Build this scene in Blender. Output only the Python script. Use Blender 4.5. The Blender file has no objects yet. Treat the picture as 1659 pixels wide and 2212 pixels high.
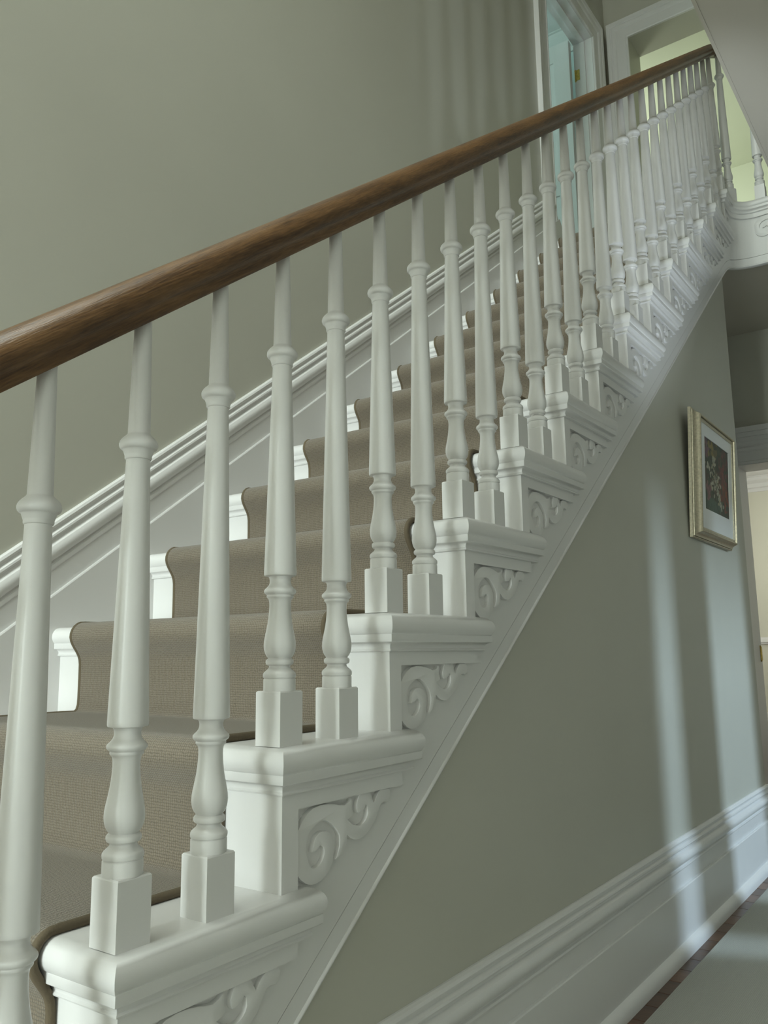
import bpy, bmesh, math, random
from mathutils import Vector, Matrix
random.seed(7)
PI = math.pi
SC = bpy.context.scene
COL = SC.collection

# ------------------------------------------------------------------ camera
def make_camera():
    cx, cy, cz, yaw, pit, rol, f = -0.3531, -0.7811, 0.4949, 0.6205, 0.1688, -0.0124, 1797.0
    fw = Vector((math.cos(pit)*math.cos(yaw), math.cos(pit)*math.sin(yaw), math.sin(pit)))
    rt = Vector((math.sin(yaw), -math.cos(yaw), 0)); up = rt.cross(fw)
    r2 = rt*math.cos(rol) + up*math.sin(rol); u2 = up*math.cos(rol) - rt*math.sin(rol)
    cd = bpy.data.cameras.new('camera'); co = bpy.data.objects.new('camera', cd); COL.objects.link(co)
    cd.sensor_fit = 'VERTICAL'; cd.sensor_height = 36.0; cd.sensor_width = 27.0
    cd.lens = f/2212*36.0; cd.clip_start = 0.02; cd.clip_end = 60
    m = Matrix((r2, u2, -fw)).transposed().to_4x4(); m.translation = (cx, cy, cz)
    co.matrix_world = m
    SC.camera = co
make_camera()

# ------------------------------------------------------------------ view, world, daylight through the windows
SC.view_settings.view_transform = 'Standard'
SC.view_settings.look = 'None'
SC.view_settings.gamma = 1.0
SC.view_settings.use_curve_mapping = False
SC.view_settings.exposure = 0.03
SC.cycles.max_bounces = 6; SC.cycles.diffuse_bounces = 4; SC.cycles.glossy_bounces = 2; SC.cycles.transmission_bounces = 0; SC.cycles.transparent_max_bounces = 2
w = bpy.data.worlds.new('sky'); SC.world = w; w.use_nodes = True
bg = w.node_tree.nodes['Background']; bg.inputs[0].default_value = (0.75, 0.87, 0.85, 1); bg.inputs[1].default_value = 0.6

def area(name, loc, aim, sx, sy, power, color):
    l = bpy.data.lights.new(name, 'AREA'); l.shape = 'RECTANGLE'; l.size = sx; l.size_y = sy
    l.energy = power; l.color = color
    o = bpy.data.objects.new(name, l); COL.objects.link(o); o.location = loc
    d = Vector(aim) - Vector(loc)
    o.rotation_euler = d.to_track_quat('-Z', 'Y').to_euler()
    return o
area('front_door_daylight', (-4.75, 0.10, 0.95), (0, 0.10, 0.95), 1.5, 2.4, 285, (0.875, 1.0, 0.965))
area('side_room_daylight', (3.6, -3.92, 2.45), (2.8, 0.0, 0.0), 0.20, 1.0, 150, (0.62, 0.82, 1.0))
area('bedroom_window_daylight', (3.4, 3.55, 3.9), (3.9, 1.0, 3.5), 1.4, 1.5, 42, (0.70, 1.0, 0.93))
area('back_room_window_daylight', (6.2, 1.93, 3.9), (6.6, -1.0, 3.7), 1.2, 1.6, 34, (0.90, 1.0, 0.82))
area('dining_room_window_daylight', (7.3, 1.55, 1.1), (7.6, -1.0, 0.9), 1.6, 1.7, 50, (0.97, 1.0, 0.88))
area('stair_skylight_daylight', (-0.45, 0.25, 5.35), (0.15, 0.25, 0.0), 1.2, 1.0, 72, (0.90, 1.0, 0.93))
# low spot added as a stand-in for sun bounced up off the hall floor
sl = bpy.data.lights.new('hall_floor_glint', 'SPOT'); sl.energy = 105; sl.color = (0.80, 0.91, 1.0); sl.spot_size = math.radians(25); sl.spot_blend = 0.7; sl.shadow_soft_size = 0.05
so = bpy.data.objects.new('hall_floor_glint', sl); COL.objects.link(so); so.location = (1.25, -1.27, -0.28)
so.rotation_euler = (Vector((2.90, 0.45, 3.0)) - Vector(so.location)).to_track_quat('-Z', 'Y').to_euler()
area('upper_hall_window_daylight', (-4.75, -0.1, 3.9), (0, 0.3, 3.4), 1.3, 1.3, 70, (0.88, 1.0, 0.86))

# ------------------------------------------------------------------ constants of the place (metres)
G, R = 0.25, 0.1869
M = R/G
ANG = math.atan(M); CA, SA = math.cos(ANG), math.sin(ANG)
NOSE, T = 0.0231, 0.0401
W = 0.895                 # stair width: outer string face (y = 0) to the wall string
WALL_Y = 0.915
FLOOR = -0.342
LAND = 14*R               # landing level
CEIL = 2.30               # hall ceiling / bottom of landing
UCEIL = 5.05
NT = 14
BY = 0.0195               # line of the balusters
RAIL0 = 0.700             # underside of the handrail above the rake line z = M x
COLLAR0 = 0.547
ARC_C, ARC_R = (3.59, -0.10), 0.10   # plan curve of the well string

# ------------------------------------------------------------------ materials
def newmat(name):
    m = bpy.data.materials.new(name); m.use_nodes = True
    nt = m.node_tree; b = nt.nodes['Principled BSDF']
    return m, nt, b
def N(nt, t, **kw):
    n = nt.nodes.new(t)
    for k, v in kw.items(): setattr(n, k, v)
    return n
def math_(nt, op, a, b=None):
    n = N(nt, 'ShaderNodeMath', operation=op)
    for i, v in enumerate((a, b)):
        if v is None: continue
        if isinstance(v, (int, float)): n.inputs[i].default_value = v
        else: nt.links.new(v, n.inputs[i])
    return n.outputs[0]
def ramp(nt, fac, stops):
    r = N(nt, 'ShaderNodeValToRGB'); e = r.color_ramp.elements
    e[0].position, e[0].color = stops[0][0], (*stops[0][1], 1)
    e[1].position, e[1].color = stops[-1][0], (*stops[-1][1], 1)
    for p, c in stops[1:-1]:
        x = e.new(p); x.color = (*c, 1)
    nt.links.new(fac, r.inputs[0]); return r.outputs[0]
def paint(name, col, rough, bump=0.05, scale=60, var=0.03, dist=0.001, coat=0.0):
    m, nt, b = newmat(name)
    tc = N(nt, 'ShaderNodeTexCoord')
    n1 = N(nt, 'ShaderNodeTexNoise'); n1.inputs['Scale'].default_value = scale; n1.inputs['Detail'].default_value = 3
    n2 = N(nt, 'ShaderNodeTexNoise'); n2.inputs['Scale'].default_value = 2.2; n2.inputs['Detail'].default_value = 2
    nt.links.new(tc.outputs['Object'], n1.inputs['Vector']); nt.links.new(tc.outputs['Object'], n2.inputs['Vector'])
    c0 = tuple(x*(1-var) for x in col); c1 = tuple(min(1, x*(1+var)) for x in col)
    nt.links.new(ramp(nt, n2.outputs[0], [(0.3, c0), (0.7, c1)]), b.inputs['Base Color'])
    bp = N(nt, 'ShaderNodeBump'); bp.inputs['Strength'].default_value = bump; bp.inputs['Distance'].default_value = dist
    nt.links.new(n1.outputs[0], bp.inputs['Height']); nt.links.new(bp.outputs[0], b.inputs['Normal'])
    b.inputs['Roughness'].default_value = rough
    if coat: b.inputs['Coat Weight'].default_value = coat; b.inputs['Coat Roughness'].default_value = 0.15
    return m
WHITE = paint('white_gloss_paint', (0.755, 0.745, 0.735), 0.30, 0.25, 45, 0.015, 0.0012)
TRIM = paint('white_trim_paint', (0.755, 0.745, 0.735), 0.34, 0.2, 35, 0.015, 0.001)
WALLP = paint('greige_wall_paint', (0.535, 0.525, 0.455), 0.42, 0.12, 130, 0.02, 0.0006)
CEILP = paint('ceiling_paint', (0.56, 0.52, 0.445), 0.7, 0.1, 90, 0.02)
GREYW = paint('soft_grey_wall_paint', (0.60, 0.59, 0.56), 0.6, 0.05, 90, 0.02)
CREAM = paint('cream_wall_paint', (0.70, 0.68, 0.575), 0.6, 0.05, 90, 0.02)
PALE = paint('pale_blue_wall_paint', (0.62, 0.72, 0.72), 0.6, 0.05, 90, 0.02)
LIME = paint('pale_green_wall_paint', (0.72, 0.74, 0.62), 0.6, 0.05, 90, 0.02)
MATB = paint('mat_board', (0.80, 0.81, 0.80), 0.30, 0.03, 200, 0.01)

def wood(name, stops, rough, axis_scale, bump=0.3, fine=1.0):
    m, nt, b = newmat(name)
    uv = N(nt, 'ShaderNodeUVMap')
    mp = N(nt, 'ShaderNodeMapping'); mp.inputs['Scale'].default_value = axis_scale
    nt.links.new(uv.outputs[0], mp.inputs[0])
    n1 = N(nt, 'ShaderNodeTexNoise'); n1.inputs['Scale'].default_value = 1.0; n1.inputs['Detail'].default_value = 6; n1.inputs['Roughness'].default_value = 0.65; n1.inputs['Distortion'].default_value = 0.6
    nt.links.new(mp.outputs[0], n1.inputs['Vector'])
    mp2 = N(nt, 'ShaderNodeMapping'); mp2.inputs['Scale'].default_value = tuple(x*5*fine for x in axis_scale)
    nt.links.new(uv.outputs[0], mp2.inputs[0])
    n2 = N(nt, 'ShaderNodeTexNoise'); n2.inputs['Scale'].default_value = 1.0; n2.inputs['Detail'].default_value = 4
    nt.links.new(mp2.outputs[0], n2.inputs['Vector'])
    f = math_(nt, 'ADD', math_(nt, 'MULTIPLY', n1.outputs[0], 0.62), math_(nt, 'MULTIPLY', n2.outputs[0], 0.38))
    nt.links.new(ramp(nt, f, stops), b.inputs['Base Color'])
    bp = N(nt, 'ShaderNodeBump'); bp.inputs['Strength'].default_value = bump; bp.inputs['Distance'].default_value = 0.001
    nt.links.new(n2.outputs[0], bp.inputs['Height']); nt.links.new(bp.outputs[0], b.inputs['Normal'])
    b.inputs['Roughness'].default_value = rough
    return m
OAK = wood('oiled_oak', [(0.30, (0.030, 0.014, 0.006)), (0.43, (0.085, 0.041, 0.015)), (0.55, (0.150, 0.076, 0.028)), (0.72, (0.230, 0.126, 0.052))], 0.38, (5, 55, 1), 0.6, 1.6)
PLANK = wood('dark_floor_board', [(0.3, (0.04, 0.018, 0.010)), (0.5, (0.11, 0.05, 0.026)), (0.7, (0.17, 0.085, 0.045))], 0.28, (6, 70, 1), 0.15)

def carpet(name, dark, light, pitch):
    m, nt, b = newmat(name)
    uv = N(nt, 'ShaderNodeUVMap'); sp = N(nt, 'ShaderNodeSeparateXYZ'); nt.links.new(uv.outputs[0], sp.inputs[0])
    nz = N(nt, 'ShaderNodeTexNoise'); nz.inputs['Scale'].default_value = 140; nz.inputs['Detail'].default_value = 2
    nt.links.new(uv.outputs[0], nz.inputs['Vector'])
    wob = math_(nt, 'MULTIPLY', math_(nt, 'SUBTRACT', nz.outputs[0], 0.5), pitch*1.1)
    k = PI/pitch
    a = math_(nt, 'ABSOLUTE', math_(nt, 'SINE', math_(nt, 'MULTIPLY', math_(nt, 'ADD', sp.outputs[0], wob), k)))
    c = math_(nt, 'ABSOLUTE', math_(nt, 'SINE', math_(nt, 'MULTIPLY', math_(nt, 'ADD', sp.outputs[1], wob), k)))
    h = math_(nt, 'POWER', math_(nt, 'MULTIPLY', a, c), 0.6)
    n3 = N(nt, 'ShaderNodeTexNoise'); n3.inputs['Scale'].default_value = 300; n3.inputs['Detail'].default_value = 3
    nt.links.new(uv.outputs[0], n3.inputs['Vector'])
    f = math_(nt, 'ADD', math_(nt, 'MULTIPLY', h, 0.72), math_(nt, 'MULTIPLY', n3.outputs[0], 0.36))
    nt.links.new(ramp(nt, f, [(0.15, dark), (0.75, light)]), b.inputs['Base Color'])
    bp = N(nt, 'ShaderNodeBump'); bp.inputs['Strength'].default_value = 0.6; bp.inputs['Distance'].default_value = 0.0018
    nt.links.new(f, bp.inputs['Height']); nt.links.new(bp.outputs[0], b.inputs['Normal'])
    b.inputs['Roughness'].default_value = 0.95; b.inputs['Specular IOR Level'].default_value = 0.15
    b.inputs['Sheen Weight'].default_value = 0.25; b.inputs['Sheen Roughness'].default_value = 0.6
    return m
RUNNER = carpet('taupe_loop_carpet', (0.098, 0.079, 0.054), (0.205, 0.170, 0.126), 0.0042)
RUGM = carpet('grey_green_rug_pile', (0.26, 0.26, 0.22), (0.36, 0.36, 0.31), 0.004)
BIND = paint('brown_edge_binding', (0.135, 0.105, 0.065), 0.9, 0.6, 400, 0.15, 0.001)

def metal(name, col, rough, var=0.2, scale=90):
    m, nt, b = newmat(name)
    tc = N(nt, 'ShaderNodeTexCoord'); n1 = N(nt, 'ShaderNodeTexNoise'); n1.inputs['Scale'].default_value = scale; n1.inputs['Detail'].default_value = 4
    nt.links.new(tc.outputs['Object'], n1.inputs['Vector'])
    nt.links.new(ramp(nt, n1.outputs[0], [(0.3, tuple(x*(1-var) for x in col)), (0.7, tuple(min(1, x*(1+var)) for x in col))]), b.inputs['Base Color'])
    b.inputs['Metallic'].default_value = 0.85; b.inputs['Roughness'].default_value = rough
    return m
BRASS = metal('brass', (0.62, 0.45, 0.12), 0.3)
CHAMP = metal('champagne_leaf', (0.50, 0.45, 0.33), 0.34, 0.18, 130)
CHAMP.node_tree.nodes['Principled BSDF'].inputs['Metallic'].default_value = 0.7

# ------------------------------------------------------------------ mesh helpers
def mobj(name, verts, faces, mat, parent=None, smooth=False, uvs=None, sharp=None):
    me = bpy.data.meshes.new(name); me.from_pydata([tuple(v) for v in verts], [], faces)
    bm = bmesh.new(); bm.from_mesh(me)
    bmesh.ops.recalc_face_normals(bm, faces=bm.faces); bm.to_mesh(me); bm.free()
    if smooth:
        me.polygons.foreach_set('use_smooth', [True]*len(me.polygons))
        me.set_sharp_from_angle(angle=math.radians(sharp or 35))
    me.materials.append(mat)
    if uvs is not None:
        ul = me.uv_layers.new(name='UVMap')
        for p in me.polygons:
            for li in p.loop_indices: ul.data[li].uv = uvs[me.loops[li].vertex_index]
    me.update()
    o = bpy.data.objects.new(name, me); COL.objects.link(o)
    if parent: o.parent = parent
    return o
class MB:
    def __init__(s): s.v = []; s.f = []
    def box(s, x0, x1, y0, y1, z0, z1):
        b = len(s.v)
        s.v += [(x, y, z) for z in (z0, z1) for y in (y0, y1) for x in (x0, x1)]
        s.f += [[b+i for i in q] for q in ((0,2,3,1),(4,5,7,6),(0,1,5,4),(2,6,7,3),(0,4,6,2),(1,3,7,5))]
        return s
    def layers(s, polys, cap=True):
        """stack of polygons of equal length, bridged"""
        b = len(s.v); n = len(polys[0])
        for p in polys: s.v += [tuple(q) for q in p]
        for k in range(len(polys)-1):
            for i in range(n):
                j = (i+1) % n
                s.f.append([b+k*n+i, b+k*n+j, b+(k+1)*n+j, b+(k+1)*n+i])
        if cap:
            s.f.append([b+i for i in range(n)][::-1]); s.f.append([b+(len(polys)-1)*n+i for i in range(n)])
        return s
    def build(s, name, mat, parent=None, smooth=False, uvs=None, sharp=None): return mobj(name, s.v, s.f, mat, parent, smooth, uvs, sharp)
def empty(name, loc=(0,0,0)):
    o = bpy.data.objects.new(name, None); COL.objects.link(o); o.location = loc; o.empty_display_size = 0.1; return o
def tag(o, label, cat, group=None):
    o['label'] = label; o['category'] = cat
    if group: o['group'] = group
    return o
def struct(o, label=None):
    o['kind'] = 'structure'
    if label: o['label'] = label
    return o
def lathe(name, prof, mat, seg=28):
    v = []; f = []; n = len(prof)
    for z, r in prof:
        for i in range(seg):
            a = 2*PI*i/seg; v.append((r*math.cos(a), r*math.sin(a), z))
    for k in range(n-1):
        for i in range(seg):
            j = (i+1) % seg; f.append([k*seg+i, k*seg+j, (k+1)*seg+j, (k+1)*seg+i])
    f.append(list(range(seg))[::-1]); f.append([(n-1)*seg+i for i in range(seg)])
    return v, f
def sweep(path, prof, closed_prof=True, upref=Vector((0,0,1)), caps=True):
    """prof: (side, up) points; side is to the right hand of travel"""
    v = []; f = []; uv = []; n = len(prof); L = 0
    P = [Vector(p) for p in path]
    per = [0]
    for i in range(1, n): per.append(per[-1] + math.hypot(prof[i][0]-prof[i-1][0], prof[i][1]-prof[i-1][1]))
    for k, p in enumerate(P):
        if k == 0: t = P[1]-P[0]
        elif k == len(P)-1: t = P[-1]-P[-2]
        else: t = (P[k+1]-p).normalized() + (p-P[k-1]).normalized()
        if k: L += (p-P[k-1]).length
        t.normalize(); s = t.cross(upref).normalized(); u = s.cross(t)
        for i, (a, b) in enumerate(prof):
            v.append(p + s*a + u*b); uv.append((L, per[i]))
    for k in range(len(P)-1):
        for i in range(n if closed_prof else n-1):
            j = (i+1) % n
            f.append([k*n+i, k*n+j, (k+1)*n+j, (k+1)*n+i])
    if caps and closed_prof:
        f.append(list(range(n))[::-1]); f.append([(len(P)-1)*n+i for i in range(n)])
    return v, f, uv
def extrude_profile(p_of, prof, ends):
    """prof (o, v) outline; p_of(o, v, s) -> point ; ends list of s"""
    n = len(prof); v = []; f = []
    for s in ends:
        for o, q in prof: v.append(p_of(o, q, s))
    for k in range(len(ends)-1):
        for i in range(n):
            j = (i+1) % n; f.append([k*n+i, k*n+j, (k+1)*n+j, (k+1)*n+i])
    f.append(list(range(n))[::-1]); f.append([(len(ends)-1)*n+i for i in range(n)])
    return v, f

# ------------------------------------------------------------------ the shell of the house
X0, X1 = -4.5, 4.60          # front wall, far wall of the hall
YR = -1.35                   # right wall of the hall
UX = 4.70                    # far wall upstairs
WEND = 3.42                  # end of the wall under the stairs
# floor with boards laid across the hall
fl = MB().box(X0-.1, 9.1, -6.0, 1.7, FLOOR-.12, FLOOR-.006).build('floor', PLANK); struct(fl, 'dark wooden hall floor')
me0 = None
nb = 0
x = -4.4
bw = 0.092
while x < 4.95:
    if me0 is None:
        mb = MB(); h = .0; 
        mb.layers([[(0,-1.32,-.008),(bw-.0015,-1.32,-.008),(bw-.0015,.06,-.008),(0,.06,-.008)],
                   [(0,-1.32,-.001),(bw-.0015,-1.32,-.001),(bw-.0015,.06,-.001),(0,.06,-.001)],
                   [(.001,-1.32,0),(bw-.0025,-1.32,0),(bw-.0025,.06,0),(.001,.06,0)]])
        uvs = [(p[1], p[0]) for p in mb.v]
        o = mb.build('floor_board', PLANK, fl, uvs=uvs); me0 = o.data
        mats = [PLANK]
        for kk, f_ in enumerate((0.75, 1.25)):
            mm = PLANK.copy(); mm.name = 'dark_floor_board_tone'
            for nd in mm.node_tree.nodes:
                if nd.type == 'VALTORGB':
                    for e in nd.color_ramp.elements: e.color = (*[c*f_ for c in e.color[:3]], 1)
            mats.append(mm)
        meshes = [me0]
        for mm in mats[1:]:
            c = me0.copy(); c.materials[0] = mm; meshes.append(c)
    else:
        o = bpy.data.objects.new('floor_board', random.choice(meshes)); COL.objects.link(o); o.parent = fl
    o.location = (x, 0, FLOOR)
    x += bw

# stair wall with the doorway upstairs (doorway x 3.68..4.43, head z 4.479)
D1A, D1B, D1H = 3.68, 4.43, 4.479
wl = MB()
wl.box(X0, D1A, WALL_Y, WALL_Y+.12, FLOOR-.1, UCEIL)
wl.box(D1A, D1B, WALL_Y, WALL_Y+.12, FLOOR-.1, LAND)
wl.box(D1A, D1B, WALL_Y, WALL_Y+.12, D1H, UCEIL)
wl.box(D1B, UX+.23, WALL_Y, WALL_Y+.12, FLOOR-.1, UCEIL)
struct(wl.build('wall_left', WALLP), 'greige painted wall above the stairs')
# wall under the stairs: follows the rake, returns at its end
def rk(x, off): return M*x + off
poly = [(-.05, FLOOR-.05), (WEND, FLOOR-.05), (WEND, CEIL), (WEND, rk(WEND, -.375)), (-.05, max(FLOOR, rk(-.05, -.375)))]
poly = [(.02, FLOOR-.05), (WEND, FLOOR-.05), (WEND, rk(WEND, -.375)), (.02, rk(.02, -.375)+.02)]
wu = MB().layers([[(a, .02, b) for a, b in poly], [(a, .10, b) for a, b in poly]])
wu.box(WEND-.08, WEND, .10, WALL_Y, FLOOR-.05, CEIL)
struct(wu.build('wall_right', WALLP), 'grey plaster wall under the stairs')
# far wall of the hall with a doorway (y .25 down to -.62, head z 1.513)
D2A, D2B, D2H = 0.277, -0.60, 1.53
wf = MB()
wf.box(X1, X1+.20, D2A, WALL_Y+.12, FLOOR-.05, LAND-.02)
wf.box(X1, X1+.20, D2B, D2A, D2H, LAND-.02)
wf.box(X1, X1+.20, YR-.1, D2B, FLOOR-.05, LAND-.02)
struct(wf.build('wall_far', WALLP), 'shaded end wall of the hall')
# right wall of the hall with an opening to the side room: made-up gaps and pier, shaped to cut the daylight into bands
wr = MB()
wr.box(X0, 2.65, YR-.12, YR, FLOOR-.05, LAND)
wr.box(2.65, 4.9, YR-.12, YR, 1.40, LAND)
wr.box(2.813, 3.05, YR-.12, YR, FLOOR-.05, 1.40)
wr.box(3.42, 4.9, YR-.12, YR, FLOOR-.05, 1.40)
wr.box(X0, 4.9, YR-.12, YR, LAND, UCEIL)
struct(wr.build('wall_hall_side', GREYW))
# front wall with the glazed entrance and the window above it
wo = MB()
for a, b, c, d in ((YR-.1, -.68, FLOOR-.05, UCEIL), (.88, WALL_Y+.12, FLOOR-.05, UCEIL), (-.68, .88, 2.18, 3.2), (-.68, .88, 4.55, UCEIL)):
    wo.box(X0-.15, X0, a, b, c, d)
struct(wo.build('wall_front', WALLP))
fd = MB()
for y in (-.65, -.15, .35, .85): fd.box(X0-.10, X0-.05, y-.03, y+.03, FLOOR, 2.18)
for z in (FLOOR+.06, .55, 1.62, 2.15): fd.box(X0-.10, X0-.05, -.68, .88, z-.035, z+.035)
struct(fd.build('window_1', TRIM), 'white glazed entrance screen')
# ceiling of the hall with the stair well cut out, and the upper floor
cl = MB()
cl.box(X0, UX+.0, YR, -.30, CEIL, LAND-.012)
cl.box(X0, -.75, -.30, WALL_Y, CEIL, LAND-.012)
arc = [(ARC_C[0]+ARC_R*math.sin(a), ARC_C[1]+ARC_R*math.cos(a)) for a in [PI/2*i/10 for i in range(11)]]
lp = [(3.52, WALL_Y), (3.52, .03)] + [(a+.024*math.sin(t), b+.024*math.cos(t)) for (a, b), t in zip(arc, [PI/2*i/10 for i in range(11)])] + [(3.714, -.30), (UX, -.30), (UX, WALL_Y)]
cl.layers([[(a, b, CEIL) for a, b in lp], [(a, b, LAND-.012) for a, b in lp]])
struct(cl.build('ceiling', CEILP), 'plain plaster hall ceiling at the stair well')
bead = MB().box(-.75, 3.70, -.306, -.296, CEIL-.003, CEIL+.03)
struct(bead.build('trim_1', CEILP), 'thin bead along the ceiling edge of the stair well')
up = MB(); up.layers([[(a, b, LAND-.012) for a, b in lp], [(a, b, LAND-.001) for a, b in lp]])
up.box(X0, UX, YR, -.30, LAND-.012, LAND-.001); up.box(X0, -.75, -.30, WALL_Y, LAND-.012, LAND-.001)
uvs = [(p[0], p[1]) for p in up.v]
struct(up.build('floor_landing', RUNNER, uvs=uvs), 'taupe carpeted landing floor')
# far wall upstairs with a deep doorway
D3A, D3B, D3H = 0.754, -0.15, 4.575
wq = MB()
wq.box(UX, UX+.23, D3A, WALL_Y+.12, CEIL, UCEIL); wq.box(UX, UX+.23, D3B, D3A, D3H, UCEIL); wq.box(UX, UX+.23, YR-.1, D3B, CEIL, UCEIL)
struct(wq.build('wall_landing', WALLP), 'landing end wall with a white cased doorway')
struct(MB().box(X0, -1.15, YR, WALL_Y, UCEIL, UCEIL+.25).box(.25, UX+.2, YR, WALL_Y, UCEIL, UCEIL+.25).box(-1.15, .25, YR, -.35, UCEIL, UCEIL+.25).box(-1.15, .25, .85, WALL_Y, UCEIL, UCEIL+.25).build('ceiling_landing', CEILP))
# rooms behind the doorways
def room(name, x0, x1, y0, y1, z0, z1, mat, skip=(), th=.06, fmat=None, cmat=None):
    for s, q in (('back', (x1, x1+th, y0, y1, z0, z1)), ('near', (x0-th, x0, y0, y1, z0, z1)), ('left', (x0, x1, y1, y1+th, z0, z1)), ('right', (x0, x1, y0-th, y0, z0, z1))):
        if s in skip: continue
        struct(MB().box(*q).build('wall_%s_%s' % (name, s), mat))
    struct(MB().box(x0, x1, y0, y1, z1, z1+th).build('ceiling_'+name, cmat or mat))
    if 'floor' not in skip:
        b = MB().box(x0, x1, y0, y1, z0-th, z0-.001); struct(b.build('floor_'+name, fmat or RUNNER, uvs=[(p[0], p[1]) for p in b.v]))
def room_cornice(n, x, y0, y1, z, mat, d=.07):
    """cornice on a wall facing -x at x"""
    prof = [(0, 0), (.0, -.16), (.012, -.16), (.014, -.125), (.030, -.115), (.034, -.075), (.062, -.045), (.066, -.012), (.08, -.010), (.08, 0)]
    v, f = extrude_profile(lambda o, q, s: (x-o, s, z+q), prof, (y0, y1))
    struct(mobj(n, v, f, mat))
room('bedroom', 2.3, 4.75, WALL_Y+.12, 3.6, LAND, 4.86, PALE, skip=('right',), cmat=TRIM)
room_cornice('trim_2', 4.75, WALL_Y+.12, 3.6, 4.86, TRIM)
room('back_room', UX+.23, 7.4, -1.7, 2.0, LAND, 4.95, LIME, skip=('near',))
room('dining_room', X1+.20, 9.0, -2.4, 1.6, FLOOR, CEIL, CREAM, skip=('near', 'floor'), cmat=TRIM)
room_cornice('trim_3', 9.0, -2.4, 1.6, CEIL, TRIM)
v, f = extrude_profile(lambda o, q, s: (9.0-o, s, .545+q), [(0, 0), (.02, .0), (.022, .012), (.034, .02), (.034, .034), (.02, .05), (.012, .07), (0, .07)], (-2.4, 1.6))
struct(mobj('trim_4', v, f, TRIM), 'dado rail in the bright room beyond the door')
struct(MB().box(8.97, 9.0, -2.4, 1.6, FLOOR, FLOOR+.2).build('baseboard_dining_room', TRIM))
# side room
struct(MB().box(1.0, 7.0, -6.1, -6.0, FLOOR, 3.0).box(.9, 1.0, -6.0, YR-.12, FLOOR, 3.0).box(1.0, 7.0, -6, YR-.12, 3.0, 3.1).build('wall_side_room', CREAM))
struct(MB().box(1.0, 7.0, -6.0, YR-.12, FLOOR-.006, FLOOR+.002).build('floor_side_room', TRIM))  # pale sheet added over the dark boards to bounce light into the hall

# ------------------------------------------------------------------ skirtings
SK = [(.0, .0), (.0, -.30), (.020, -.30), (.020, -.128), (.0185, -.1255), (.012, -.125), (.012, -.084), (.0145, -.082), (.0155, -.078), (.0145, -.074), (.011, -.072), (.011, -.068),
      (.0165, -.066), (.0205, -.060), (.022, -.054), (.021, -.047), (.0175, -.041), (.012, -.038), (.009, -.036), (.009, -.031), (.0125, -.0295), (.0145, -.026), (.0135, -.022), (.010, -.020),
      (.0075, -.018), (.0075, -.014), (.0105, -.0125), (.0115, -.008), (.009, -.003), (.004, .0)]
top = -.048
prof = [(o, max(q, FLOOR-top)) for o, q in SK]
qr = [(.020, FLOOR-top+.032), (.026, FLOOR-top+.030), (.033, FLOOR-top+.024), (.038, FLOOR-top+.014), (.040, FLOOR-top), ]
prof = [(.0, .0), (.0, FLOOR-top)] + qr[::-1] + prof[3:]
v, f = extrude_profile(lambda o, q, s: (s, .02-o, top+q), prof, (.14, WEND+.0))
bb = struct(mobj('baseboard_right', v, f, TRIM, smooth=True, sharp=28), 'tall white moulded skirting under the stairs')
v, f = extrude_profile(lambda o, q, s: (WEND+o, s, top+q), prof, (-.0, WALL_Y))
struct(mobj('baseboard_return', v, f, TRIM, smooth=True, sharp=28))
# wall string on the stair wall: the same moulding, raked
def raked(o, q, s):     # s = x of the line, q perpendicular to the rake
    return (s - SA*q, WALL_Y - o, rk(s, .2585) + CA*q)
prof = [(0, 0), (0, -.42), (.021, -.42)] + [(o, q*1.07 if q > -.09 else q*1.07) for o, q in SK[3:]]
v, f = extrude_profile(raked, prof, (-1.3, 3.62))
struct(mobj('baseboard_left', v, f, TRIM, smooth=True, sharp=28), 'raked white moulded skirting rising along the stair wall')

# ------------------------------------------------------------------ door cases
def casing_prof(wd):      # (across from inner edge, outset)
    return [(0, 0), (0, .014), (.006, .018), (.012, .018), (.016, .014), (wd*.55, .014), (wd*.60, .020), (wd*.72, .024), (wd*.80, .020), (wd*.84, .026), (wd, .030), (wd, 0)]
def casing(name, place, a, b, z0, zh, wd, parent, legs=(0, 1)):
    """place(along, outset, z); opening a..b (a<b), mitred head"""
    pr = casing_prof(wd); n = len(pr); v = []; f = []
    rows = []
    rows.append([place(a-c, o, z0) for c, o in pr]); rows.append([place(a-c, o, zh+c) for c, o in pr])
    rows.append([place(b+c, o, zh+c) for c, o in pr]); rows.append([place(b+c, o, z0) for c, o in pr])
    for r in rows: v += r
    for k in range(3):
        for i in range(n):
            j = (i+1) % n; f.append([k*n+i, k*n+j, (k+1)*n+j, (k+1)*n+i])
    f.append(list(range(n))); f.append([3*n+i for i in range(n)])
    return mobj(name, v, f, TRIM, parent)
def hinge(parent, loc, rz=0, h=.075):
    b = MB().box(-.028, .0, -.0015, .0015, -h/2, h/2).box(.0, .002, 0, .03, -h/2, h/2)
    hg = b.build('hinge', BRASS, parent); hg.location = loc; hg.rotation_euler = (0, 0, rz)
    v, f = lathe('pin', [(-h/2-.008, .002), (-h/2-.004, .0045), (-h/2, .006), (-h/2+.001, .0055), (h/2-.001, .0055), (h/2, .006), (h/2+.004, .0045), (h/2+.008, .002)], BRASS, 12)
    mobj('hinge_pin', v, f, BRASS, hg, smooth=True)
    hg['label'] = 'brass hinge'
    return hg
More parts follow.
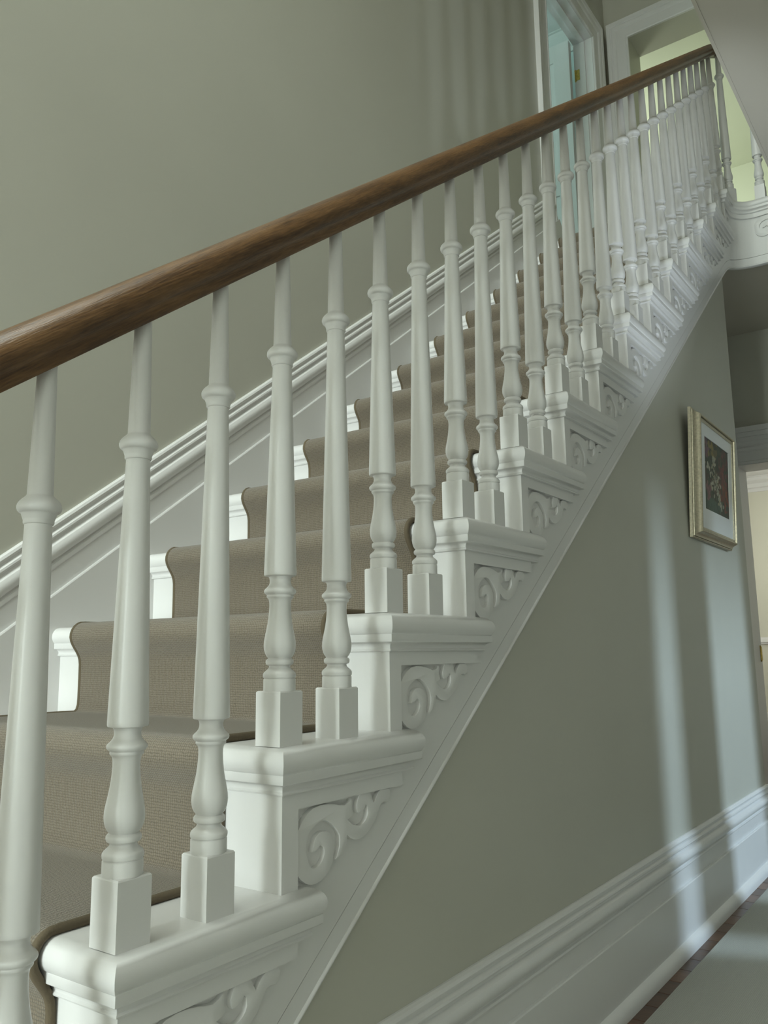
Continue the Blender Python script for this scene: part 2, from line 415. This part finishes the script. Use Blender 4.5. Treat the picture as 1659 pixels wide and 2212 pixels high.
def panel_door(parent, width, height, mat, th=.04):
    """leaf in local x (0..width), z up, y thickness; raised stiles and rails as one mesh, panels as parts"""
    leaf = MB()
    st = .11; rails = [(0, .20), (height*.42, height*.42+.14), (height-.12, height)]
    leaf.box(0, st, 0, th, 0, height); leaf.box(width-st, width, 0, th, 0, height); leaf.box(width/2-.05, width/2+.05, .0005, th-.0005, .2, height-.12)
    for a, b in rails: leaf.box(st, width-st, .0003, th-.0003, a, b)
    d = leaf.build('door_leaf', mat, parent)
    for xa, xb in ((st, width/2-.05), (width/2+.05, width-st)):
        for za, zb in ((.20, rails[1][0]), (rails[1][1], height-.12)):
            g = .025
            p = MB().layers([[(xa, .012, za), (xb, .012, za), (xb, .012, zb), (xa, .012, zb)], [(xa+g, .006, za+g), (xb-g, .006, za+g), (xb-g, .006, zb-g), (xa+g, .006, zb-g)],
                             [(xa+g+.01, .004, za+g+.01), (xb-g-.01, .004, za+g+.01), (xb-g-.01, .004, zb-g-.01), (xa+g+.01, .004, zb-g-.01)]], cap=True)
            p.box(xa, xb, .0121, th-.008, za, zb)
            p.build('panel', mat, d)
    return d
# upstairs doorway in the stair wall
d1 = struct(empty('door_1', (4.05, WALL_Y, LAND)), 'doorway at the top of the stairs with a white door standing open')
inv = Matrix.Translation(d1.location).inverted()
def sub(o, parent):
    o.parent = parent; o.matrix_parent_inverse = Matrix.Translation(parent.location).inverted(); return o
sub(casing('casing', lambda a, o, z: (a, WALL_Y-o, z), D1A, D1B, LAND, D1H, .150, None), d1)
jb = MB().box(D1A-.012, D1A+.004, WALL_Y-.004, WALL_Y+.124, LAND, D1H).box(D1B-.004, D1B+.012, WALL_Y-.004, WALL_Y+.124, LAND, D1H).box(D1A+.004, D1B-.004, WALL_Y-.004, WALL_Y+.124, D1H-.004, D1H+.012)
jb.box(D1A+.0035, D1A+.016, WALL_Y+.045, WALL_Y+.08, LAND, D1H-.016).box(D1B-.016, D1B-.0035, WALL_Y+.045, WALL_Y+.08, LAND, D1H-.016).box(D1A+.0035, D1B-.0035, WALL_Y+.045, WALL_Y+.08, D1H-.016, D1H-.0035)
sub(jb.build('jamb', TRIM), d1)
dl = panel_door(None, .73, D1H-LAND-.012, TRIM); dl.location = (D1B-.035, WALL_Y+.130, LAND+.006); dl.rotation_euler = (0, 0, PI/2)
sub(dl, d1)
hg = sub(hinge(None, (D1B-.006, WALL_Y+.118, 4.245), PI), d1)
# landing end doorway
d3 = struct(empty('door_3', (UX, .3, LAND)), 'white cased doorway at the end of the landing into a pale green room')
sub(casing('casing', lambda a, o, z: (UX-o, a, z), D3B, D3A, LAND, D3H, .140, None), d3)
# hall end doorway
d2 = struct(empty('door_2', (X1, -.2, FLOOR)), 'doorway at the end of the hall to a bright cream room')
sub(casing('casing', lambda a, o, z: (X1-o, a, z), D2B, D2A, FLOOR, D2H, .125, None), d2)
hd = MB()
for o, a, b in ((.034, D2H+.125, D2H+.150), (.045, D2H+.150, D2H+.175), (.058, D2H+.175, D2H+.205)): hd.box(X1-o, X1, D2B-.15, D2A+.15, a, b)
sub(hd.build('head_moulding', TRIM), d2)
jb = MB().box(X1-.004, X1+.204, D2A-.004, D2A+.012, FLOOR, D2H).box(X1-.004, X1+.204, D2B-.012, D2B+.004, FLOOR, D2H).box(X1-.004, X1+.204, D2B+.004, D2A-.004, D2H-.004, D2H+.012)
sub(jb.build('jamb', TRIM), d2)
hg = sub(hinge(None, (X1+.17, D2A-.006, .47), -PI/2), d2)

# ------------------------------------------------------------------ the staircase
st = tag(empty('staircase', (0, 0, FLOOR)), 'white painted staircase with scroll brackets on its open string', 'staircase')
def spart(o, parent=None):
    parent = parent or st
    o.parent = parent
    if parent is st: o.matrix_parent_inverse = Matrix.Translation(st.location).inverted()
    return o
# tread
L_END = 0.317
def tread_mesh(L_END=0.317, D=G+.006):
    mb = MB(); rows = []; K = 10
    for i in range(K+1):
        th = -PI/2 + PI*i/K
        d = T/2*(1-math.cos(th)); z = -T/2 + T/2*math.sin(th)
        rows.append([(-NOSE+d, W, z), (-NOSE+d, -NOSE+d, z), (L_END-d, -NOSE+d, z), (L_END-d, .02, z), (D, .02, z), (D, W, z)])
    mb.layers(rows)
    return mb
def cove_mesh(LX=.299):
    mb = MB(); rows = []
    for e, z in ((.004, -.0625), (.0065, -.0618), (.0072, -.0600), (.0060, -.0583), (.0050, -.0575), (.0052, -.0545), (.0068, -.0515), (.0100, -.0490), (.0135, -.0478), (.0155, -.0474), (.0165, -.0462), (.0165, -.0350), (.0155, -.0340)):
        xe = LX+e
        rows.append([(-e, W, z), (-e, -e, z), (xe, -e, z), (xe, .012, z), (.010, .012, z), (.010, W, z)])
    mb.layers(rows); return mb
PLATE = [(.032,-.1206),(.036,-.1126),(.043,-.1036),(.054,-.0946),(.067,-.0886),(.082,-.0866),(.099,-.0872),(.114,-.0896),(.125,-.0926),(.137,-.0946),(.147,-.0926),(.1535,-.0876),(.155,-.0935),(.155,-.1006),(.1575,-.1090),(.1535,-.1130),(.144,-.1156),(.150,-.1205),(.158,-.1250),(.172,-.1286),(.181,-.1270),(.187,-.1236),(.191,-.1195),(.193,-.1146),(.192,-.1046),(.1885,-.1016),(.1865,-.1055),(.182,-.1085),(.175,-.1100),(.169,-.1106),(.166,-.1060),(.1655,-.1006),(.168,-.0926),(.173,-.0846),(.197,-.0846),(.203,-.0896),(.205,-.0950),(.209,-.1016),(.2115,-.0985),(.215,-.0946),(.2200,-.0895),(.226,-.0850),(.245,-.0850),(.2505,-.0880),(.253,-.0925),(.252,-.0986),(.249,-.1030),(.244,-.1056),(.236,-.1040),(.231,-.1044),(.227,-.1060),(.222,-.1126),(.215,-.1236),(.2095,-.1296),(.203,-.1346),(.197,-.1392),(.190,-.1426),(.183,-.1458),(.175,-.1476),(.168,-.1476),(.161,-.1466),(.155,-.1447),(.149,-.1416),(.143,-.1370),(.143,-.1420),(.142,-.1476),(.139,-.1546),(.1355,-.1586),(.130,-.1620),(.1235,-.1640),(.116,-.1650),(.120,-.1600),(.123,-.1546),(.1255,-.1470),(.126,-.1396),(.1248,-.1345),(.122,-.1296),(.118,-.1248),(.113,-.1206),(.1075,-.1160),(.101,-.1126),(.095,-.1098),(.088,-.1086),(.080,-.1092),(.073,-.1116),(.066,-.1150),(.060,-.1196),(.0565,-.1245),(.054,-.1296),(.0525,-.1355),(.052,-.1416),(.0535,-.1480),(.056,-.1536),(.058,-.1585),(.061,-.1626),(.066,-.1666),(.0715,-.1676),(.077,-.1666),(.082,-.1645),(.086,-.1616),(.0895,-.1578),(.091,-.1536),(.0912,-.1494),(.090,-.1456),(.0870,-.1425),(.083,-.1406),(.0785,-.1436),(.074,-.1456),(.066,-.1466),(.0665,-.1430),(.068,-.1390),(.0685,-.1350),(.070,-.1316),(.0718,-.1289),(.075,-.1262),(.0792,-.1238),(.084,-.1226),(.0895,-.1226),(.095,-.1236),(.1005,-.1257),(.105,-.1286),(.1088,-.1327),(.111,-.1376),(.1122,-.1440),(.112,-.1506),(.1118,-.1570),(.111,-.1636),(.1095,-.1676),(.107,-.1716),(.1025,-.1765),(.097,-.1806),(.091,-.1846),(.084,-.1872),(.075,-.1888),(.065,-.1886),(.0575,-.1868),(.051,-.1836),(.042,-.1776),(.0375,-.1730),(.034,-.1676),(.0320,-.1628),(.0308,-.1576),(.0305,-.1490),(.0305,-.1396),(.031,-.1300)]
def bracket_mesh(name):
    """scroll plate, front at y=.001, back at y=.0085, chamfered front edge"""
    bm = bmesh.new()
    vs = [bm.verts.new((a, .0110, b)) for a, b in PLATE]
    fc = bm.faces.new(vs)
    r = bmesh.ops.extrude_face_region(bm, geom=[fc])
    nv = [e for e in r['geom'] if isinstance(e, bmesh.types.BMVert)]
    bmesh.ops.translate(bm, verts=nv, vec=(0, -.0080, 0))
    nf = [e for e in r['geom'] if isinstance(e, bmesh.types.BMFace)][0]
    bmesh.ops.recalc_face_normals(bm, faces=bm.faces)
    edges = list(nf.edges)
    bmesh.ops.bevel(bm, geom=edges, offset=.0016, segments=2, affect='EDGES', profile=.6, clamp_overlap=True)
    bmesh.ops.recalc_face_normals(bm, faces=bm.faces)
    me = bpy.data.meshes.new(name); bm.to_mesh(me); bm.free(); me.materials.append(WHITE)
    me.polygons.foreach_set('use_smooth', [True]*len(me.polygons)); me.set_sharp_from_angle(angle=math.radians(40))
    return me
tm = tread_mesh().build('tread', WHITE, smooth=True, sharp=40); tme = tm.data; bpy.data.objects.remove(tm)
cm = cove_mesh().build('scotia_moulding', WHITE, smooth=True, sharp=40); cme = cm.data; bpy.data.objects.remove(cm)
bme = bracket_mesh('scroll_bracket')
rm = MB().box(0, .016, 0, W, -R, -.038).build('riser', WHITE); rme = rm.data; bpy.data.objects.remove(rm)
fm = MB().layers([[(a, 0, b) for a, b in ((.016, -.060), (.282, -.060), (.282, -.0845), (.0325, -.0845), (.0325, -R), (.016, -R))],
                  [(a, .0110, b) for a, b in ((.016, -.060), (.282, -.060), (.282, -.0845), (.0325, -.0845), (.0325, -R), (.016, -R))]]).build('bracket_board', WHITE); fme = fm.data; bpy.data.objects.remove(fm)
def inst(name, me, loc, parent):
    o = bpy.data.objects.new(name, me); COL.objects.link(o); o.parent = parent
    if parent is st: o.matrix_parent_inverse = Matrix.Translation(st.location).inverted()
    o.location = loc; return o
for k in range(0, NT+1):
    p = (k*G, 0, k*R)
    if k < NT:
        t = inst('tread', tme, p, st); inst('scotia_moulding', cme, (0, 0, 0), t)
    inst('riser', rme, p, st)
    if k < NT:
        b = inst('scroll_bracket', bme, p, st); inst('bracket_board', fme, (0, 0, 0), b)
# bottom step, out of the picture
mb = MB().box(-.25-NOSE, .0, -NOSE, W, -R-T, -R).box(-.25, 0, 0, W, FLOOR, -R-T)
spart(mb.build('bottom_step', WHITE))
# outer string: board above the step line, recessed band, bead
XE = ARC_C[0]; XS = 3.42      # the raked string hands over to the eased well string at XS
mb = MB()
pts = [(0.0, rk(0, -.3477)), (XS, rk(XS, -.3477)), (XS, 13*R-.045)]
for k in range(13, -1, -1): pts += ([(k*G+G, k*R-.045)] if k < 13 else []) + [(k*G+.005, k*R-.045)]
mb.layers([[(a, .0105, b) for a, b in pts], [(a, .05, b) for a, b in pts]])
string = spart(mb.build('string_board', WHITE))
mb = MB()
for o0, o1, y0 in ((-.384, -.3505, .0118), (-.3510, -.3440, .0150)):     # band, and the bottom of the joint above it
    pts = [(0, rk(0, o0)), (XS, rk(XS, o0)), (XS, rk(XS, o1)), (0, rk(0, o1))]
    mb.layers([[(a, y0, b) for a, b in pts], [(a, .045, b) for a, b in pts]])
mb.build('string_band', WHITE, string)
bp = []
for i in range(9):
    a = -PI/2 + PI*i/8; bp.append((.0030+.0050*math.cos(a), -.0040+.0040*math.sin(a)))
bp = [(-.01, -.0080)] + bp + [(-.01, 0)]
v, f = extrude_profile(lambda o, q, s: (s - SA*q, .0165-o, rk(s, -.3835) + CA*q), bp, (0, XS+.004))
mobj('string_bead', v, f, WHITE, string, smooth=True, sharp=50)
# curved well string and landing fascia
tt = [PI/2*i/12 for i in range(13)]
def well_path(off):     # off > 0 goes out into the well
    r = ARC_R - off
    return [(ARC_C[0]+r*math.sin(a), ARC_C[1]+r*math.cos(a)) for a in tt] + [(ARC_C[0]+r, -.20), (ARC_C[0]+r, -.30)]
def well_sweep(prof, name, parent, smooth=True, x_start=None):
    v = []; f = []; n = len(prof); cols = [well_path(o) for o, z in prof]
    if x_start is not None: cols = [[(x_start, ARC_C[1]+ARC_R-o)]+c for (o, z), c in zip(prof, cols)]
    m = len(cols[0])
    for k in range(m):
        for (o, z), c in zip(prof, cols): v.append((*c[k], z))
    for k in range(m-1):
        for i in range(n):
            j = (i+1) % n; f.append([k*n+i, k*n+j, (k+1)*n+j, (k+1)*n+i])
    f.append(list(range(n))[::-1]); f.append([(m-1)*n+i for i in range(n)])
    o = mobj(name, v, f, WHITE, None, smooth=smooth, sharp=38)
    return spart(o, parent) if parent is st else o
# its lower edge eases from the rake into the level of the ceiling
def eased_fascia():
    plan = lambda o: [(x, ARC_C[1]+ARC_R-o) for x in (XS, 3.455, 3.49, 3.525, 3.56)] + well_path(o)
    base = plan(0); d = [0]
    for a, b in zip(base, base[1:]): d.append(d[-1]+math.hypot(b[0]-a[0], b[1]-a[1]))
    tot = d[5+12]; z0 = rk(XS, -.3935); z1 = CEIL-.006
    p = M*tot/(z1-z0) - 1
    zl = [z0 + M*tot/(p+1)*(1-(1-min(1, q/tot))**(p+1)) for q in d]
    prof = [(-.03, None), (-.0105, None), (-.0105, .0455), (-.0150, .0454), (-.0150, .0432), (-.0118, .0430), (-.0118, .0095), (-.0105, .0088), (-.0088, .0070), (-.0082, .0045), (-.0090, .0022), (-.0115, .0004), (-.03, .0)]
    n = len(prof); v = []; f = []
    cols = [plan(o) for o, _ in prof]
    for k in range(len(base)):
        for (o, dz), c in zip(prof, cols): v.append((*c[k], LAND-.045 if dz is None else zl[k]+dz))
    for k in range(len(base)-1):
        for i in range(n):
            j = (i+1) % n; f.append([k*n+i, k*n+j, (k+1)*n+j, (k+1)*n+i])
    f.append(list(range(n))[::-1]); f.append([(len(base)-1)*n+i for i in range(n)])
    return spart(mobj('landing_fascia', v, f, WHITE, smooth=True, sharp=38))
fas = eased_fascia()
nz = [(-.02, LAND)] 
K = 8
for i in range(K+1):
    th = PI/2 - PI*i/K; nz.append((NOSE - T/2*(1-math.cos(th)), LAND - T/2 + T/2*math.sin(th)))
nz.append((-.02, LAND-T))
o = well_sweep(nz, 'landing_nosing', st, x_start=3.575)
cv = [(-.02, LAND-.034)] + [(e, LAND+z) for e, z in ((.0155, -.0340), (.0165, -.0350), (.0165, -.0462), (.0135, -.0478), (.0100, -.0490), (.0068, -.0515), (.0052, -.0545), (.0050, -.0575), (.0072, -.0600), (.004, -.0625))] + [(-.02, LAND-.0625)]
o = well_sweep(cv, 'landing_scotia', st, x_start=3.575)
o = well_sweep([(-.02, LAND-.060), (.0, LAND-.060), (.0, LAND-.0845), (-.02, LAND-.0845)], 'landing_frieze', st, smooth=False, x_start=3.516)
lt = tread_mesh(.085, .06).build('tread', WHITE, smooth=True, sharp=40); lt.location = (NT*G, 0, LAND-.0005); spart(lt)
lc = cove_mesh(.08).build('scotia_moulding', WHITE, smooth=True, sharp=40); lc.parent = lt
# carved scroll on the landing fascia
b = bpy.data.objects.new('scroll_bracket', bme); COL.objects.link(b); b.parent = st
b.matrix_parent_inverse = Matrix.Translation(st.location).inverted()
b.location = (ARC_C[0]+ARC_R+.0005, -.055, LAND); b.rotation_euler = (0, 0, -PI/2)
b = bpy.data.objects.new('scroll_bracket', bme); COL.objects.link(b); b.parent = st
b.matrix_parent_inverse = Matrix.Translation(st.location).inverted()
b.location = (3.495, 0, LAND); b.scale = (.42, 1, 1)

# ------------------------------------------------------------------ stair runner
RY0, RY1 = .110, .808
half = [(.233, .0085), (.20, .009), (.14, .009), (.08, .009), (.03, .009), (.0, .009), (-.012, .0085), (-.020, .0055), (-.0265, .0005), (-.0315, -.0065), (-.0345, -.015), (-.0350, -.023), (-.0330, -.031), (-.0290, -.039), (-.0235, -.047), (-.0180, -.0545), (-.0135, -.062), (-.0105, -.070), (-.0090, -.080), (-.0085, -.11), (-.0085, -.15), (-.0090, -R+.022), (-.0120, -R+.0125)]
path = []
for k in range(NT, -1, -1):
    for q in half:
        if k == NT and q[0] > .03: continue
        path.append((k*G+q[0], k*R+q[1]))
path = [(3.56, LAND+.009)] + path
path.append((-.30, -R+.009)) if False else None
def normals2(pth):
    out = []
    for i in range(len(pth)):
        a = pth[max(0, i-1)]; b = pth[min(len(pth)-1, i+1)]
        dx, dz = b[0]-a[0], b[1]-a[1]; l = math.hypot(dx, dz); out.append((-dz/l, dx/l))
    return out
nn = normals2(path)
NYD = 24
v = []; f = []; uv = []; s = 0
ys = [RY0 + (RY1-RY0)*j/NYD for j in range(NYD+1)]
for i, (px, pz) in enumerate(path):
    if i: s += math.hypot(px-path[i-1][0], pz-path[i-1][1])
    for y in ys:
        v.append((px, y, pz)); uv.append((y, s))
n = NYD+1; m = len(path)
for i in range(m-1):
    for j in range(NYD): f.append([i*n+j, i*n+j+1, (i+1)*n+j+1, (i+1)*n+j])
# underside 6 mm below so that the carpet has thickness
b0 = len(v)
for (px, pz), (nx, nz_) in zip(path, nn):
    for y in (RY0, RY1):
        v.append((px+nx*.006, y, pz+nz_*.006)); uv.append((y, 0))
for i in range(m-1):
    f.append([b0+2*i, b0+2*i+2, b0+2*i+3, b0+2*i+1])
    f.append([i*n, (i+1)*n, b0+2*i+2, b0+2*i]); f.append([i*n+NYD, b0+2*i+1, b0+2*i+3, (i+1)*n+NYD])
run = mobj('stair_runner', v, f, RUNNER, smooth=True, uvs=uv, sharp=60)
tag(run, 'taupe looped carpet runner with brown bound edges laid down the stairs', 'carpet')
cir = [(.0060*math.cos(2*PI*i/8), .0052*math.sin(2*PI*i/8)) for i in range(8)]
for y in (RY0, RY1):
    v, f, uv = sweep([(px+nx*.0035, y, pz+nz_*.0035) for (px, pz), (nx, nz_) in zip(path, nn)], cir, upref=Vector((0, 1, 0)))
    mobj('edge_binding', v, f, BIND, run, smooth=True, sharp=80)

# ------------------------------------------------------------------ balustrade
bal = tag(empty('balustrade', (0, BY, FLOOR)), 'white turned balusters under a brown oak handrail along the stairs', 'balustrade')
BINV = Matrix.Translation(bal.location).inverted()
OFFS = (.014, .140)
def baluster_profile(dzc, top, low=True):
    P = [(.0722, .0215), (.0725, .0222), (.0880, .0222), (.0888, .0217), (.0894, .0212), (.0900, .0217), (.0908, .0224), (.0940, .0228), (.0962, .0224), (.0980, .0212), (.0990, .0200), (.1000, .0190), (.1020, .0165), (.1040, .0150), (.1056, .0146), (.1068, .0150),
         (.1074, .0172), (.1085, .0186), (.1110, .0194), (.1135, .0192), (.1152, .0182), (.1162, .0168), (.1168, .0160), (.1172, .0163), (.1200, .0186), (.1240, .0206), (.1290, .0219), (.1340, .0223), (.1400, .0220), (.1480, .0206), (.1560, .0189), (.1640, .0174), (.1720, .0163), (.1800, .0155), (.1880, .0151), (.1930, .0152), (.1965, .0157), (.1990, .0168),
         (.2000, .0180), (.2010, .0187), (.2025, .0189), (.2035, .0186), (.2042, .0188), (.2055, .0208), (.2070, .0222), (.2090, .0227), (.2110, .0223), (.2125, .0211), (.2135, .0198), (.2145, .0190), (.2155, .0178), (.2180, .0160), (.2210, .0149), (.2245, .0147), (.2275, .0153), (.2295, .0165), (.2302, .0190), (.2310, .0222), (.2325, .0228), (.2360, .0229)]
    z0, z1 = .2360, dzc-.0185
    for i in range(1, 9):
        t = i/8; P.append((z0+(z1-z0)*t, .0229+(.0139-.0229)*t))
    c = dzc
    P += [(c-.0180, .0150), (c-.0165, .0157), (c-.0140, .0157), (c-.0120, .0163), (c-.0095, .0172), (c-.0070, .0180), (c-.0062, .0188), (c-.0058, .0200), (c-.0040, .0218), (c-.0015, .0226), (c+.0010, .0226), (c+.0035, .0219), (c+.0060, .0203), (c+.0085, .0180), (c+.0105, .0158), (c+.0120, .0142), (c+.0135, .0133)]
    for i in range(1, 5):
        t = i/4; P.append((c+.0135+(top-c-.0135)*t, .0133+(.0099-.0133)*t))
    return P
ps = .0225
pl = MB().layers([[(-ps, -ps, 0), (ps, -ps, 0), (ps, ps, 0), (-ps, ps, 0)], [(-ps, -ps, .071), (ps, -ps, .071), (ps, ps, .071), (-ps, ps, .071)], [(-ps+.0015, -ps+.0015, .0728), (ps-.0015, -ps+.0015, .0728), (ps-.0015, ps-.0015, .0728), (-ps+.0015, ps-.0015, .0728)]])
plo = pl.build('plinth', WHITE); pme = plo.data; bpy.data.objects.remove(plo)
bmesh_ = []
for o_ in OFFS:
    dzc = M*o_ + COLLAR0
    v, f = lathe('baluster', baluster_profile(dzc, M*o_+RAIL0+.018), WHITE)
    o = mobj('baluster', v, f, WHITE, smooth=True, sharp=32); bmesh_.append(o.data); bpy.data.objects.remove(o)
def baluster(me, loc, rz=0):
    o = bpy.data.objects.new('baluster', me); COL.objects.link(o); o.parent = bal; o.matrix_parent_inverse = BINV
    o.location = loc; o.rotation_euler = (0, 0, rz)
    q = bpy.data.objects.new('plinth', pme); COL.objects.link(q); q.parent = o
    return o
for k in range(0, NT):
    for i in (0, 1):
        baluster(bmesh_[i], (k*G+OFFS[i], BY, k*R))
baluster(bmesh_[0], (NT*G+OFFS[0], BY, LAND))
# landing balusters follow the curve of the well
LR = LAND + .835       # underside of level rail
v, f = lathe('baluster', baluster_profile(LR-LAND-.153, LR-LAND+.012), WHITE)
o = mobj('baluster', v, f, WHITE, smooth=True, sharp=32); lme = o.data; bpy.data.objects.remove(o)
rr = ARC_R + BY
for ang in (PI*.17,):
    baluster(lme, (ARC_C[0]+rr*math.sin(ang), ARC_C[1]+rr*math.cos(ang), LAND), -ang)
for y in (-.125, -.25):
    baluster(lme, (ARC_C[0]+rr, y, LAND))
# handrail
RW, RH = .032, .054
rp = [(-.020, 0), (.020, 0), (.0225, .003), (.0235, .009), (.0245, .014), (.0270, .0165), (.0305, .0205), (.0325, .0265), (.0320, .033), (.0295, .0395), (.0250, .0455), (.0180, .0505), (.0095, .0535), (0, .0545)]
rp = rp + [(-a, b) for a, b in rp[2:-1][::-1]]
hp = []
xs = -.45
while xs < 3.50: hp.append((xs, BY, rk(xs, RAIL0))); xs += .12
x = 3.55; hp.append((x, BY, rk(x, RAIL0))); z = rk(x, RAIL0)
z += .04*M*.96; hp.append((ARC_C[0], BY, z))
arcl = rr*PI/2/12
for i, a in enumerate(tt[1:]):
    t = (i+1)/12; z += arcl*M*.92*(1-t)**1.1; hp.append((ARC_C[0]+rr*math.sin(a), ARC_C[1]+rr*math.cos(a), z))
print('RAIL level', z-LAND)
hp += [(ARC_C[0]+rr, -.25, z), (ARC_C[0]+rr, -.42, z)]
v, f, uv = sweep(hp, rp)
hr = mobj('handrail', v, f, OAK, smooth=True, uvs=uv, sharp=40); hr.parent = bal; hr.matrix_parent_inverse = BINV
hr['label'] = 'rounded brown oak handrail'

# ------------------------------------------------------------------ framed flower painting on the wall under the stairs
PW, PH, FWD = .538, .462, .040
pf = tag(empty('framed_painting', (2.847, .0165, .880)), 'flower painting with white mat in a champagne moulded frame below the stairs', 'picture')
pf.rotation_euler = (.053, 0, 0)      # hangs leaning forward at the top
fp = [(0, 0), (0, .010), (.0015, .012), (.0040, .012), (.0043, .0085), (.0056, .0085), (.006, .0145), (.009, .0160), (.013, .0190), (.0165, .0240), (.019, .0300), (.021, .0355), (.0235, .0385), (.0265, .0390), (.0280, .0375), (.0288, .0345), (.0290, .0285), (.0306, .0285), (.0310, .0322), (.0325, .0325), (.0350, .0320), (.0380, .0315), (.040, .0300), (.040, 0)]   # (inward, outset)
def rail_piece(a, b, name):
    n = len(fp); v = []; f = []
    for (x_, z_) in (a, b):
        for i_, o_ in fp:
            v.append((x_ + (i_ if x_ < 0 else -i_), -o_, z_ + (i_ if z_ < PH/2 else -i_)))
    for i in range(n):
        j = (i+1) % n; f.append([i, j, n+j, n+i])
    f.append(list(range(n))); f.append([n+i for i in range(n)])
    mobj(name, v, f, CHAMP, pf, smooth=True, sharp=25)
hw = PW/2
rail_piece((-hw, 0), (hw, 0), 'frame_rail'); rail_piece((-hw, PH), (hw, PH), 'frame_rail')
rail_piece((-hw, 0), (-hw, PH), 'frame_stile'); rail_piece((hw, 0), (hw, PH), 'frame_stile')
A0, A1, B0, B1 = 2.687-2.847, 3.030-2.847, .113, .377
mt = MB()
for q in ((-hw+.035, A0, .035, PH-.035), (A1, hw-.035, .035, PH-.035), (A0, A1, .035, B0), (A0, A1, B1, PH-.035)): mt.box(q[0], q[1], -.027, -.024, q[2], q[3])
mt.build('mat', MATB, pf)
MB().box(-hw+.03, hw-.03, -.020, -.002, .03, PH-.03).build('backing_board', BIND, pf)
# the painting: dabs of colour over a dark ground, as a colour attribute on a fine grid
NX, NZ = 110, 100
dabs = []
def dab(u, w_, r, c): dabs.append((u, w_, r, c))
rnd = random.Random(11)
R_ = rnd.random
def blob(n, cu, cw, su, sw, r0, r1, pal):
    for _ in range(n): dab(rnd.gauss(cu, su), rnd.gauss(cw, sw), r0+(r1-r0)*R_(), rnd.choice(pal))
GRN = [(.045, .060, .032), (.06, .075, .04), (.08, .085, .05), (.035, .045, .026)]
blob(260, .5, .5, .35, .35, .03, .07, GRN + [(.085, .055, .035), (.07, .045, .03)])
blob(60, .80, .62, .12, .16, .02, .045, [(.16, .045, .035), (.12, .04, .035), (.20, .06, .05), (.09, .05, .035)])
blob(45, .84, .28, .09, .14, .02, .045, [(.26, .07, .03), (.20, .05, .025), (.15, .05, .03), (.10, .07, .04)])
blob(26, .12, .86, .07, .07, .02, .045, [(.16, .085, .12), (.12, .07, .09), (.20, .10, .10)])
blob(26, .36, .84, .08, .06, .02, .04, [(.26, .20, .05), (.20, .16, .05), (.14, .12, .05)])
blob(22, .14, .26, .06, .06, .02, .045, [(.24, .12, .12), (.18, .09, .09)])
blob(44, .30, .08, .22, .06, .03, .055, [(.06, .10, .07), (.08, .12, .085), (.05, .08, .055)])
WHT = [(.42, .41, .31), (.34, .34, .26), (.50, .48, .38), (.28, .29, .21), (.36, .30, .18)]
blob(26, .40, .72, .045, .06, .012, .028, WHT)
blob(14, .20, .60, .06, .03, .012, .025, WHT)
blob(60, .46, .44, .10, .085, .010, .026, WHT)
for i in range(46):
    t = R_(); dab(.50+.20*t+rnd.gauss(0, .03), .36-.24*t+rnd.gauss(0, .02), .010+.014*R_(), rnd.choice(WHT))
blob(30, .48, .46, .11, .09, .008, .014, [(.16, .15, .08), (.10, .11, .06), (.22, .12, .07)])
v = []; f = []; cols = []
for j in range(NZ+1):
    for i in range(NX+1):
        u, w_ = i/NX, j/NZ
        v.append((A0-.004+(A1-A0+.008)*u, -.0235, B0-.004+(B1-B0+.008)*w_))
        c = (.05, .05, .03)
        for du, dw, r, cc in dabs:
            if (u-du)**2 + ((w_-dw)*.85)**2 < r*r: c = cc
        cols.append((*c, 1))
for j in range(NZ):
    for i in range(NX): a = j*(NX+1)+i; f.append([a, a+1, a+NX+2, a+NX+1])
PNT, nt, b = newmat('oil_painting')
at = N(nt, 'ShaderNodeVertexColor'); at.layer_name = 'Col'; nt.links.new(at.outputs[0], b.inputs['Base Color'])
n1 = N(nt, 'ShaderNodeTexNoise'); n1.inputs['Scale'].default_value = 120; bp_ = N(nt, 'ShaderNodeBump'); bp_.inputs['Strength'].default_value = .4; bp_.inputs['Distance'].default_value = .002
tc = N(nt, 'ShaderNodeTexCoord'); nt.links.new(tc.outputs['Object'], n1.inputs['Vector']); nt.links.new(n1.outputs[0], bp_.inputs['Height']); nt.links.new(bp_.outputs[0], b.inputs['Normal'])
b.inputs['Roughness'].default_value = .5
o = mobj('painting', v, f, PNT, pf)
ca = o.data.color_attributes.new('Col', 'FLOAT_COLOR', 'POINT')
for i, c in enumerate(cols): ca.data[i].color = c
o['label'] = 'loose painting of white and red flowers'

# ------------------------------------------------------------------ hall rug
mb = MB().layers([[(-4.3, -1.25, FLOOR), (4.45, -1.25, FLOOR), (4.45, -.057, FLOOR), (-4.3, -.057, FLOOR)], [(-4.3, -1.25, FLOOR+.007), (4.45, -1.25, FLOOR+.007), (4.45, -.057, FLOOR+.007), (-4.3, -.057, FLOOR+.007)],
                  [(-4.296, -1.246, FLOOR+.009), (4.446, -1.246, FLOOR+.009), (4.446, -.061, FLOOR+.009), (-4.296, -.061, FLOOR+.009)]])
rug = mb.build('hall_rug', RUGM, uvs=[(p[0], p[1]) for p in mb.v])
tag(rug, 'grey green flat pile rug along the hall floor beside the skirting', 'rug')
